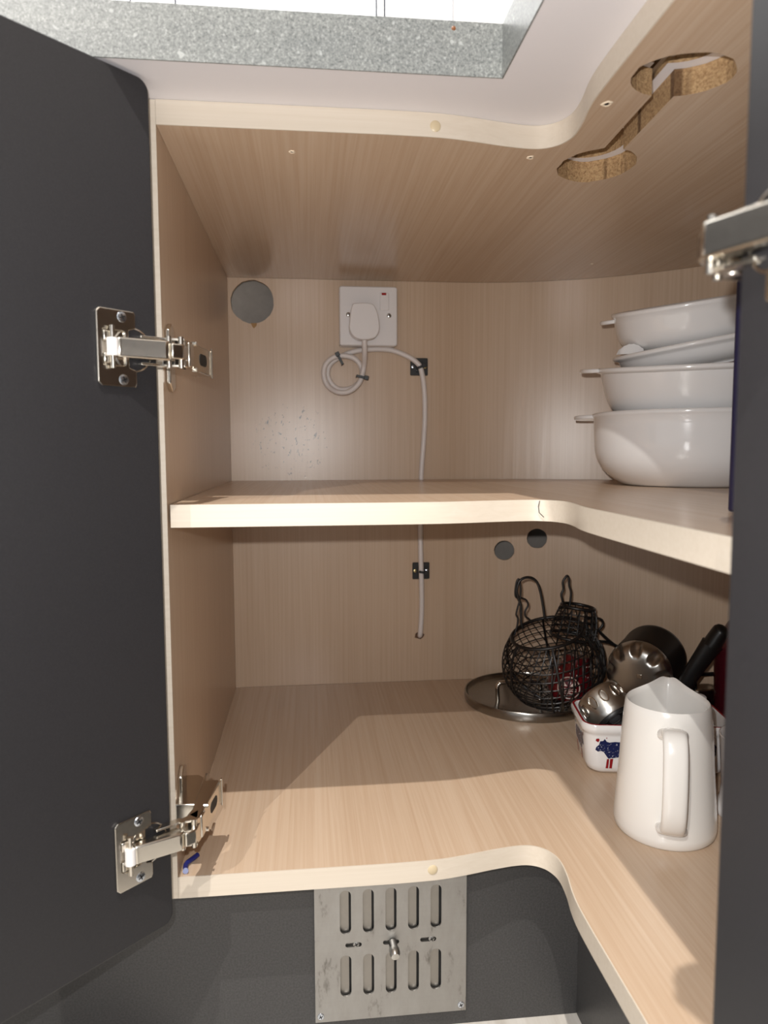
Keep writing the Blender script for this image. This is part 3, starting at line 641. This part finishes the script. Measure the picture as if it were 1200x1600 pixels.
# steel pan lid lying flat
pl_ = tag(empty('pan_lid', (0.472, 0.428, Z0)), 'round steel pan lid with bar handle lying flat under the wire basket', 'lid')
M = Matrix.Translation((0.472, 0.428, Z0))
b = MB(); b.lathe([(0, 0.004), (0.094, 0.004), (0.0985, 0.0005), (0.1000, 0.0), (0.1010, 0.003), (0.1010, 0.0125), (0.1000, 0.0140), (0.0985, 0.0136), (0.0965, 0.0075), (0.092, 0.0048), (0.05, 0.0045), (0, 0.0045)], 72, 0, M); b.build('disc', metal_m('lid_steel', srgb(150, 146, 140), 0.25), pl_, 0, 50)
hp = [(x - 0.012, y, z) for x, y, z in [(-0.040, -0.012, 0.004), (-0.041, -0.012, 0.026), (-0.038, -0.012, 0.0315), (-0.032, -0.012, 0.0335), (0.020, -0.012, 0.0335), (0.026, -0.012, 0.0315), (0.029, -0.012, 0.026), (0.028, -0.012, 0.004)]]
b = MB(); b.tube([M @ Vector(p) for p in catmull(hp, 4)], 0.0034, 10, flat=1.0); b.build('handle', NICKEL, pl_, 0, 60)

# wire hen-shaped egg basket
bk = tag(empty('wire_basket', (0.508, 0.365, 0.034)), 'black wire hen-shaped egg basket tipped over on the pan lid', 'basket')
BC = Vector((0.4890, 0.3600, 0.0985)); BT = Matrix.Translation(BC) @ Matrix.Rotation(math.radians(-14), 4, 'Y') @ Matrix.Rotation(math.radians(9), 4, 'X')
BRX, BRZ = 0.0760, 0.0700
def bpt(lon, lat):
    q = max(0.0, math.cos(lat)) ** (0.8 if lat > 0 else 1.25)
    return BT @ Vector((BRX * q * math.cos(lon), BRX * 0.92 * q * math.sin(lon), BRZ * math.sin(lat)))
b = MB()
for k in range(13):
    la = math.radians(-74 + k * 10.3); b.tube([bpt(2 * math.pi * j / 40, la) for j in range(40)], 0.00095, 5, True)
for k in range(40):
    l0 = 2 * math.pi * k / 40
    b.tube([bpt(l0 + 0.9 * j / 16, math.radians(-82 + 130 * j / 16)) for j in range(17)], 0.00085, 5)
mesh_o = b.build('body_mesh', WIRE, bk, 0, 60)
for k in range(6):
    l0 = 2 * math.pi * (k + 0.3) / 6; b = MB()
    b.tube([bpt(l0, math.radians(-86 + 136 * j / 16)) for j in range(17)], 0.0019, 6); b.build('frame_wire', WIRE, bk, 0, 60)
b = MB(); b.tube([bpt(2 * math.pi * j / 40, math.radians(50)) for j in range(40)], 0.0026, 8, True); b.build('mouth_ring', WIRE, bk, 0, 60)
b = MB(); b.tube([bpt(2 * math.pi * j / 40, math.radians(-80)) for j in range(24)], 0.0022, 8, False); b.build('foot_ring', WIRE, bk, 0, 60)
# head: small wire drum rising behind the mouth
HC = Vector((0.5230, 0.3650, 0.1490))
HT = Matrix.Translation(HC) @ Matrix.Rotation(math.radians(8), 4, 'Y')
def hpt(lon, t): 
    r = 0.0345 * (1.0 - 0.28 * t ** 2.2); return HT @ Vector((r * math.cos(lon), r * 0.9 * math.sin(lon), 0.046 * t - 0.010))
b = MB()
for k in range(6): b.tube([hpt(2 * math.pi * j / 28, k / 5) for j in range(28)], 0.0010 if k % 5 else 0.0024, 6, True)
for k in range(14):
    l0 = 2 * math.pi * k / 14; b.tube([hpt(l0 + 0.5 * j / 8, j / 8) for j in range(9)], 0.0010, 5)
b.build('head_mesh', WIRE, bk, 0, 60)
for k in range(9):      # breast wires from the head down the front of the body
    a0 = math.radians(-150 + 24 * k); p0 = hpt(a0, 0.9); p1 = hpt(a0, 0.0)
    lo = math.radians(-108 + 12 * k); q1 = bpt(lo, math.radians(18)); q2 = bpt(lo - 0.1, math.radians(-18)); q3 = bpt(lo - 0.2, math.radians(-50))
    b = MB(); b.tube(catmull([p0, p1, q1 + (q1 - BC) * 0.02, q2 + (q2 - BC) * 0.03, q3 + (q3 - BC) * 0.03], 5), 0.0012, 6); b.build('breast_wire', WIRE, bk, 0, 60)
def wire(name, pts, r, closed=False, n=6):
    b = MB(); b.tube(catmull(pts, n), r, 8, closed); return b.build(name, WIRE, bk, 0, 60)
y_ = 0.378
wire('comb', [(0.5110, y_, 0.180), (0.5085, y_, 0.192), (0.5065, y_, 0.2010), (0.5095, y_, 0.2090), (0.5085, y_, 0.2200), (0.5120, y_, 0.2265), (0.5150, y_, 0.2295), (0.5180, y_, 0.2255), (0.5185, y_, 0.2150), (0.5215, y_, 0.2050), (0.5210, y_, 0.1930), (0.5195, y_, 0.180)], 0.0019)
wire('tail_wire', [(0.4340, y_, 0.1400), (0.4385, y_, 0.1560), (0.4390, y_, 0.1660), (0.4365, y_, 0.1720), (0.4385, y_, 0.1820), (0.4420, y_, 0.1950), (0.4430, y_, 0.2100), (0.4415, y_, 0.2220), (0.4390, y_, 0.2262), (0.4360, y_, 0.2200), (0.4345, y_, 0.2060), (0.4365, y_, 0.1985),
      (0.4450, y_, 0.1970), (0.4525, y_, 0.1930), (0.4545, y_, 0.1850), (0.4505, y_, 0.1770), (0.4510, y_, 0.1690), (0.4570, y_, 0.1640), (0.4610, y_, 0.1580)], 0.0015)
wire('handle', [(0.4480, y_, 0.1500), (0.4445, y_, 0.1600), (0.4435, y_, 0.1850), (0.4400, y_, 0.1960), (0.4370, y_, 0.2080), (0.4400, y_, 0.2210), (0.4475, y_, 0.2275), (0.4580, y_, 0.2280), (0.4680, y_, 0.2210), (0.4740, y_, 0.2050), (0.4785, y_, 0.1820), (0.4810, y_, 0.1670), (0.4850, y_, 0.1620)], 0.0021)
wire('beak', [(0.5450, y_, 0.1620), (0.5600, y_, 0.1630), (0.5710, y_, 0.1600), (0.5730, y_, 0.1520), (0.5660, y_, 0.1440), (0.5560, y_, 0.1380)], 0.0021)
wire('leg_wire', [(0.5480, y_, 0.1560), (0.5600, y_, 0.1500), (0.5740, y_, 0.1360), (0.5900, y_, 0.1220), (0.6010, y_, 0.1150)], 0.0023)
wire('leg_wire', [(0.5520, y_, 0.1280), (0.5640, y_, 0.1270), (0.5780, y_, 0.1255), (0.5900, y_, 0.1215), (0.6010, y_, 0.1150)], 0.0022)

# red lacquered jar held in the basket
rj = tag(empty('red_jar', (0.507, 0.352, 0.040)), 'dark red jar with a round ivory emblem inside the wire basket', 'jar')
JM = Matrix.Translation((0.5060, 0.3500, 0.0470)) @ Matrix.Rotation(math.radians(14), 4, 'Y')
b = MB(); b.lathe([(0, 0), (0.020, 0), (0.027, 0.005), (0.0325, 0.016), (0.0335, 0.026), (0.031, 0.038), (0.025, 0.049), (0.0205, 0.055), (0.0200, 0.066), (0.0185, 0.069), (0, 0.070)], 40, 0, JM); b.build('body', REDJ, rj, 0, 60)
vdir = Vector((-0.40, -0.90, 0.10)).normalized(); side = Vector((0.90, -0.40, 0)).normalized(); upj = side.cross(-vdir).normalized() * 1
ec = JM @ Vector((0, 0, 0.025)) + vdir * 0.0330
EM = frame(ec, side, vdir.cross(side) if vdir.cross(side).z > 0 else -vdir.cross(side), vdir)
b = MB(); b.tube([EM @ Vector((0.0155 * math.cos(2 * math.pi * k / 36), 0.0155 * math.sin(2 * math.pi * k / 36), -0.0033)) for k in range(36)], 0.0010, 6, True)
for sx in (-1, 1): b.prism([(sx * 0.002, 0.003), (sx * 0.011, 0.003), (sx * 0.0085, 0.011)], -0.0025, 0.0004, 0, EM)
for k in range(4): b.tube([EM @ Vector((-0.010 + 0.0035 * j, -0.0015 - 0.0032 * k + 0.0012 * ((j + k) % 2), -0.0002)) for j in range(7 - k // 2)], 0.0006, 5)
lab(b.build('emblem', IVORY, rj, 0, 60), 'ivory round emblem')
b = MB()
for k in range(18):
    a = 2 * math.pi * k / 18
    for zz, rr in ((0.045, 0.0272), (0.0585, 0.0205)):
        p = JM @ Vector((rr * math.cos(a), rr * math.sin(a), zz)); b.lathe([(0, -0.001), (0.0013, 0), (0, 0.001)], 8, 0, align(p, p - JM @ Vector((0, 0, zz))))
lab(b.build('dot_band', IVORY, rj), 'rows of pale dots')

# rectangular white dish with red rim and cow print
ca, sa = math.cos(math.radians(-9.5)), math.sin(math.radians(-9.5))
LD = frame((0.4570, 0.1550, Z0), (ca, sa, 0), (-sa, ca, 0), (0, 0, 1))
ld = tag(empty('loaf_dish', (0.55, 0.19, Z0)), 'white rectangular dish with red rim and blue cow print', 'dish')
DW, DD, DH = 0.182, 0.092, 0.0655
def inset(z): return 0.010 - 0.010 * min(1, z / 0.045) ** 0.8
rows = []
prof = [(0.0180, 0.0, 0.012), (0.0130, 0.0008, 0.014), (0.0085, 0.005, 0.016), (0.0060, 0.012, 0.017), (0.0035, 0.035, 0.017), (0.0028, DH - 0.016, 0.017), (0.0022, DH - 0.0125, 0.017), (-0.0010, DH - 0.0095, 0.018), (-0.0015, DH - 0.003, 0.018), (0.0, DH, 0.017)]
prin = [(0.0030, DH, 0.015), (0.0042, DH - 0.003, 0.014), (0.0060, DH - 0.02, 0.014), (0.0100, 0.012, 0.013), (0.0200, 0.006, 0.010)]
def ring_mesh(pr, close_lo, close_hi):
    b = MB(); v = []; k = None
    for ins, z, r in pr:
        R = rrect(ins, DW - ins, ins, DD - ins, r, 6); k = len(R); v += [LD @ Vector((x, y, z)) for x, y in R]
    f = [(i * k + j, i * k + (j + 1) % k, (i + 1) * k + (j + 1) % k, (i + 1) * k + j) for i in range(len(pr) - 1) for j in range(k)]
    if close_lo: f.append(tuple(range(k - 1, -1, -1)))
    if close_hi: f.append(tuple((len(pr) - 1) * k + j for j in range(k)))
    b.add(v, f); return b
ring_mesh(prof, True, False).add([], []).build('outer_body', CERAM, ld, 0, 50)
ring_mesh([(0.0, DH, 0.017), (0.0012, DH + 0.0006, 0.0165), (0.0030, DH, 0.015)], False, False).build('rim', REDRIM, ld, 0, 60)
ring_mesh(prin, False, True).build('inner_body', CERAM, ld, 0, 50)
def cow(x0, face, sc=1.0):
    """stencilled cow, printed on a wall of the dish"""
    body = [(0.000, 0.016), (0.001, 0.0195), (0.004, 0.0225), (0.005, 0.0270), (0.0085, 0.0275), (0.0100, 0.0300), (0.0125, 0.0265), (0.0155, 0.0255), (0.022, 0.0265), (0.034, 0.0255), (0.043, 0.0260), (0.0450, 0.0235), (0.0450, 0.0120), (0.0425, 0.0090), (0.036, 0.0085), (0.030, 0.0070), (0.0215, 0.0055), (0.0150, 0.0045), (0.0120, 0.0090), (0.0095, 0.0130), (0.0065, 0.0145), (0.0030, 0.0135)]
    legs = [[(0.0135, 0.0038), (0.0160, 0.0040), (0.0155, -0.0085), (0.0125, -0.0085)], [(0.0170, 0.0040), (0.0205, 0.0045), (0.0195, -0.0085), (0.0165, -0.0085)], [(0.0365, 0.0070), (0.0395, 0.0070), (0.0380, -0.0085), (0.0350, -0.0085)], [(0.0410, 0.0070), (0.0440, 0.0075), (0.0430, -0.0085), (0.0400, -0.0085)]]
    horn = [[(0.000, 0.0275), (0.0005, 0.0300), (0.0035, 0.0305), (0.0045, 0.0285), (0.0030, 0.0255)], [(0.0115, 0.0305), (0.0122, 0.0325), (0.0130, 0.0305)]]
    def mp(u, z):
        zz = z + 0.0175; ins = 0.0060 - 0.0025 * (zz - 0.012) / 0.023 if zz < 0.035 else 0.0035 - 0.0007 * (zz - 0.035) / (DH - 0.051)
        ins -= 0.0004
        return LD @ (Vector((x0 + u * sc, ins, zz)) if face == 'front' else Vector((ins, x0 + u * sc, zz)))
    for pz, m, lb in [(body, COWB, 'blue cow body print')] + [(q, REDRIM, 'red cow leg print') for q in legs] + [(q, REDRIM, 'red cow ear print') for q in horn]:
        b = MB(); v = [mp(u, z) for u, z in pz]; b.add(v, [tuple(range(len(v)))])
        lab(b.build('cow_print', m, ld, 0, 0), lb)
cow(0.0140, 'front', 1.08); cow(0.113, 'front'); cow(0.020, 'side')

# white jug
jg = tag(empty('jug', (0.4975, 0.0350, Z0)), 'white ceramic jug with loop handle at the front of the base board', 'jug')
hd = Vector((-0.36, -0.93, 0)).normalized(); ha = math.atan2(hd.y, hd.x)
JG = Matrix.Translation((0.4975, 0.0350, Z0)) @ Matrix.Rotation(ha, 4, 'Z')      # local +x = handle side, -x = spout
JH = 0.138
def jug_shape(a, r, z):
    x, y = r * math.cos(a), r * math.sin(a)
    sa_ = 3.02; d = abs(math.atan2(math.sin(a - sa_), math.cos(a - sa_)))      # angle from the spout
    t = max(0, (z - 0.075) / (JH - 0.075))
    sp = math.exp(-(d / 0.30) ** 2) * t ** 1.6
    wide = math.exp(-(d / 0.62) ** 2) * t ** 3
    ll = math.exp(-(d / 0.12) ** 2) * t ** 2
    return (x + math.cos(sa_) * 0.015 * sp, y + math.sin(sa_) * 0.015 * sp, z + 0.0085 * wide * (1 if z > JH - 0.01 else 0.6) + 0.002 * sp - 0.0035 * ll)
b = MB(); b.lathe([(0, 0.002), (0.046, 0.002), (0.0480, 0.0), (0.0505, 0.003), (0.0514, 0.010), (0.0507, 0.022), (0.0490, 0.045), (0.0468, 0.075), (0.0452, 0.105), (0.0432, 0.127), (0.0422, JH - 0.002), (0.0408, JH), (0.0394, JH - 0.001), (0.0386, JH - 0.006), (0.0400, 0.105), (0.043, 0.07), (0.046, 0.03), (0.044, 0.010), (0, 0.008)], 80, 0, JG, jug_shape)
b.build('body', CERAM2, jg, 0, 60)
hp = [(0.0425, 0, 0.116), (0.0520, 0, 0.1215), (0.0620, 0, 0.1205), (0.0690, 0, 0.1100), (0.0730, 0, 0.0920), (0.0740, 0, 0.0700), (0.0720, 0, 0.0490), (0.0665, 0, 0.0350), (0.0590, 0, 0.0275), (0.0490, 0, 0.0240)]
b = MB(); pth = catmull(hp, 6)
secs = []
for i, p in enumerate(pth):
    t = (pth[min(i + 1, len(pth) - 1)] - pth[max(i - 1, 0)]).normalized(); nn_ = Vector((0, 1, 0)); bb = t.cross(nn_)
    e = 1.25 if (i < 4 or i > len(pth) - 8) else 1.0
    secs.append([JG @ (p + nn_ * (0.0115 * e * math.copysign(abs(math.cos(2 * math.pi * k / 20)) ** 0.6, math.cos(2 * math.pi * k / 20))) + bb * (0.0056 * math.copysign(abs(math.sin(2 * math.pi * k / 20)) ** 0.7, math.sin(2 * math.pi * k / 20)))) for k in range(20)])
v = [q for s_ in secs for q in s_]; n = 20
b.add(v, [(i * n + j, i * n + (j + 1) % n, (i + 1) * n + (j + 1) % n, (i + 1) * n + j) for i in range(len(secs) - 1) for j in range(n)] + [tuple(range(n)), tuple((len(secs) - 1) * n + j for j in range(n))])
b.build('handle', CERAM2, jg, 0, 60)

# tall white pot half hidden behind the jug and door
wp = MB(); wp.lathe([(0, 0.002), (0.046, 0.002), (0.0478, 0.0), (0.0485, 0.003), (0.0470, 0.006), (0.0415, 0.012), (0.0405, 0.030), (0.0425, 0.060), (0.0440, 0.083), (0.0445, 0.085), (0.0430, 0.0855), (0.0400, 0.080), (0.038, 0.03), (0, 0.012)], 56, 0, Matrix.Translation((0.6170, 0.0500, Z0)))
tag(wp.build('white_pot', CERAM, None, 0, 60), 'footed white pot mostly hidden between the jug and right door', 'pot')

# small black frying pan with raised handle
fp = tag(empty('frying_pan', (0.632, 0.345, Z0)), 'small black pan under the canister, its thick handle pointing up right', 'pan')
b = MB(); b.lathe([(0, 0), (0.058, 0), (0.064, 0.003), (0.073, 0.027), (0.0745, 0.029), (0.0715, 0.029), (0.062, 0.005), (0, 0.004)], 48, 0, Matrix.Translation((0.632, 0.345, Z0))); b.build('pan_body', WIRE, fp, 0, 50)
b = MB(); pth = catmull([(0.6430, 0.2800, 0.048), (0.6400, 0.2720, 0.066), (0.6480, 0.2640, 0.098), (0.6640, 0.2520, 0.137), (0.6725, 0.2460, 0.156)], 6)
b.tube(pth, [0.008 + 0.0065 * i / (len(pth) - 1) for i in range(len(pth))], 14, flat=0.7); b.build('handle', BLACKP, fp, 0, 60)
b = MB(); pth = catmull([(0.6715, 0.2468, 0.1535), (0.6790, 0.2415, 0.1710), (0.6830, 0.2390, 0.1780), (0.6845, 0.238, 0.1805)], 4)
b.tube(pth, [0.0158, 0.0158, 0.0155, 0.0152, 0.0150, 0.0148, 0.0145, 0.013, 0.012, 0.010, 0.008, 0.006, 0.002][:len(pth)], 14, flat=0.75); b.build('handle_end', BLACKP, fp, 0, 60)

# canister: black cylinder with notched steel end, lying on the pan
cn = tag(empty('canister', (0.612, 0.325, 0.052)), 'black cylinder with a notched steel end lying behind the cow dish', 'canister')
cdir = Vector((-0.66, -0.74, -0.10)).normalized()     # steel end faces the opening
CM = align(Vector((0.5880, 0.2960, 0.0965)), cdir, (0, 0, 1))
def steel_end(a, r, z):
    k = 0
    if r > 0.026 and z > -0.016:
        for j in range(9):
            d = abs(math.atan2(math.sin(a - j * 2 * math.pi / 9), math.cos(a - j * 2 * math.pi / 9))); k = max(k, math.exp(-(d / 0.15) ** 4))
    w_ = math.exp(-((r - 0.0405) / 0.0075) ** 4)
    return (r * math.cos(a), r * math.sin(a), z - 0.011 * k * w_)
b = MB(); b.lathe([(0, 0.004), (0.01, 0.004), (0.02, 0.0035), (0.026, 0.003), (0.030, 0.0025), (0.033, 0.002), (0.036, 0.001), (0.039, -0.0003), (0.0415, -0.0025), (0.0435, -0.005), (0.045, -0.009), (0.0458, -0.014), (0.0460, -0.020), (0.0460, -0.024)], 144, 0, CM, steel_end); b.build('steel_end', STEEL, cn, 0, 60)
b = MB(); b.box((0.000, -0.0105, 0.0035), (0.006, -0.0030, 0.0050), 0, CM); b.build('nub', NICKEL, cn, 0.0006)
b = MB(); b.lathe([(0.0462, -0.0235), (0.0468, -0.026), (0.0465, -0.085), (0.0475, -0.088), (0.0475, -0.094), (0.045, -0.098), (0.040, -0.104), (0.02, -0.110), (0, -0.111)], 64, 0, CM); b.build('body', BLACKP, cn, 0, 50)

# steel cup with embossed ovals lying in the cow dish
sc_ = tag(empty('steel_cup', (0.505, 0.21, 0.06)), 'small steel cup with embossed ovals tipped into the cow dish', 'cup')
sdir = Vector((0.30, -0.60, -0.52)).normalized()
SM = align(Vector((0.5060, 0.2060, 0.0880)), sdir, (1, 0, 0))
b = MB(); b.lathe([(0, -0.022), (0.025, -0.022), (0.0285, -0.0205), (0.0298, -0.017), (0.0300, -0.008), (0.0300, 0.010), (0.0292, 0.016), (0.0280, 0.018)], 56, 0, SM); b.build('body', STEEL, sc_, 0, 50)
b = MB(); b.lathe([(0.0284, 0.0165), (0.0288, 0.019), (0.0270, 0.022), (0.0235, 0.0215), (0.0205, 0.0150), (0, 0.014)], 48, 0, SM); b.build('base_ring', BLACKP, sc_, 0, 50)
b = MB(); b.lathe([(0, 0.023), (0.005, 0.0225), (0.0085, 0.019), (0.0095, 0.014)], 24, 0, SM); b.build('base_boss', mat('grey_plastic', srgb(70, 70, 72), 0.2), sc_, 0, 60)
for k in range(11):
    a = 2 * math.pi * k / 11 + 0.2; b = MB()
    b.tube([SM @ Vector(((0.0303) * math.cos(a + x / 0.0303), 0.0303 * math.sin(a + x / 0.0303), z)) for x, z in [(0.0046 * math.cos(t * math.pi / 8), -0.0055 + 0.0080 * math.sin(t * math.pi / 8)) for t in range(16)]], 0.0010, 6, True); b.build('embossed_oval', NICKEL, sc_, 0, 60)

# white handled scoop, white slab, maroon pot, steel tin
b = MB(); pth = catmull([(0.560, 0.182, 0.036), (0.600, 0.205, 0.062), (0.632, 0.226, 0.079), (0.650, 0.238, 0.083), (0.658, 0.243, 0.0825)], 6)
b.tube(pth, [0.004 + 0.0045 * min(1, i / 16) for i in range(len(pth) - 2)] + [0.0075, 0.004], 12, flat=0.55)
b2 = b; scp = tag(empty('scoop', (0.56, 0.182, 0.034)), 'white handled scoop resting in the cow dish behind the jug', 'scoop'); b2.build('handle', PLASTIC, scp, 0, 60)
b = MB(); b.lathe([(0, -0.006), (0.010, -0.0045), (0.0145, 0.001), (0.0145, 0.003), (0.0125, 0.003), (0.008, -0.0015), (0, -0.003)], 24, 0, Matrix.Translation((0.549, 0.177, 0.037))); b.build('bowl', PLASTIC, scp, 0, 60)
b = MB(); b.prism([(0, 0), (0.050, 0), (0.050, 0.040), (0.012, 0.066), (0, 0.066)], 0, 0.005, 0, frame((0.588, 0.176, Z0 + 0.009), (0.985, -0.17, 0), (0, 0.10, 0.995), (-0.17, -0.98, 0.1)))
tag(b.build('ceramic_tile', CERAM, None, 0.001), 'white slab with a cut corner standing in the cow dish', 'slab')
mp_ = tag(empty('maroon_pot', (0.752, 0.272, Z0)), 'dark maroon pot at the back, mostly hidden by the right door', 'pot')
b = MB(); b.lathe([(0, 0), (0.040, 0), (0.046, 0.004), (0.050, 0.03), (0.052, 0.09), (0.052, 0.112), (0.048, 0.130), (0.036, 0.152), (0.030, 0.158), (0.0, 0.160)], 48, 0, Matrix.Translation((0.752, 0.272, Z0))); b.build('body', MAROON, mp_, 0, 50)
b = MB(); b.lathe([(0, 0.160), (0.008, 0.160), (0.007, 0.168), (0.013, 0.176), (0.012, 0.182), (0, 0.184)], 24, 0, Matrix.Translation((0.752, 0.272, Z0))); b.build('lid_knob', BLACKP, mp_, 0, 50)
tn = tag(empty('steel_tin', (0.728, 0.352, Z0)), 'steel tin with a black bracket handle between maroon pot and back panel', 'tin')
b = MB(); b.prism(rrect(0.702, 0.748, 0.337, 0.367, 0.010), Z0, 0.058); b.build('body', NICKEL, tn, 0.003)
b = MB(); b.tube([(0.706, 0.344, 0.057), (0.706, 0.344, 0.080), (0.744, 0.344, 0.080), (0.744, 0.344, 0.057)], 0.0036, 8); b.build('handle', BLACKP, tn, 0, 40)

# blue bent plastic peg on the base board by the lower hinge
bpeg = tag(empty('blue_peg', (0.005, 0.010, Z0)), 'small bent blue plastic peg at the front left of the base board', 'peg')
b = MB(); pth = [(0.0062, 0.0040, Z0 + 0.0026), (0.0050, 0.0110, Z0 + 0.0026), (0.0055, 0.0175, Z0 + 0.0027), (0.0105, 0.0250, Z0 + 0.0030), (0.0135, 0.0300, Z0 + 0.0030)]
b.tube(catmull(pth, 4), 0.0024, 10); b.build('shank', BLUEPL, bpeg, 0, 60)
b = MB(); b.tube([(0.0063, 0.0035, Z0 + 0.0027), (0.0062, 0.0050, Z0 + 0.0027)], 0.0027, 12); b.build('collar', mat('pale_blue', srgb(150, 160, 200), 0.4), bpeg, 0, 60)
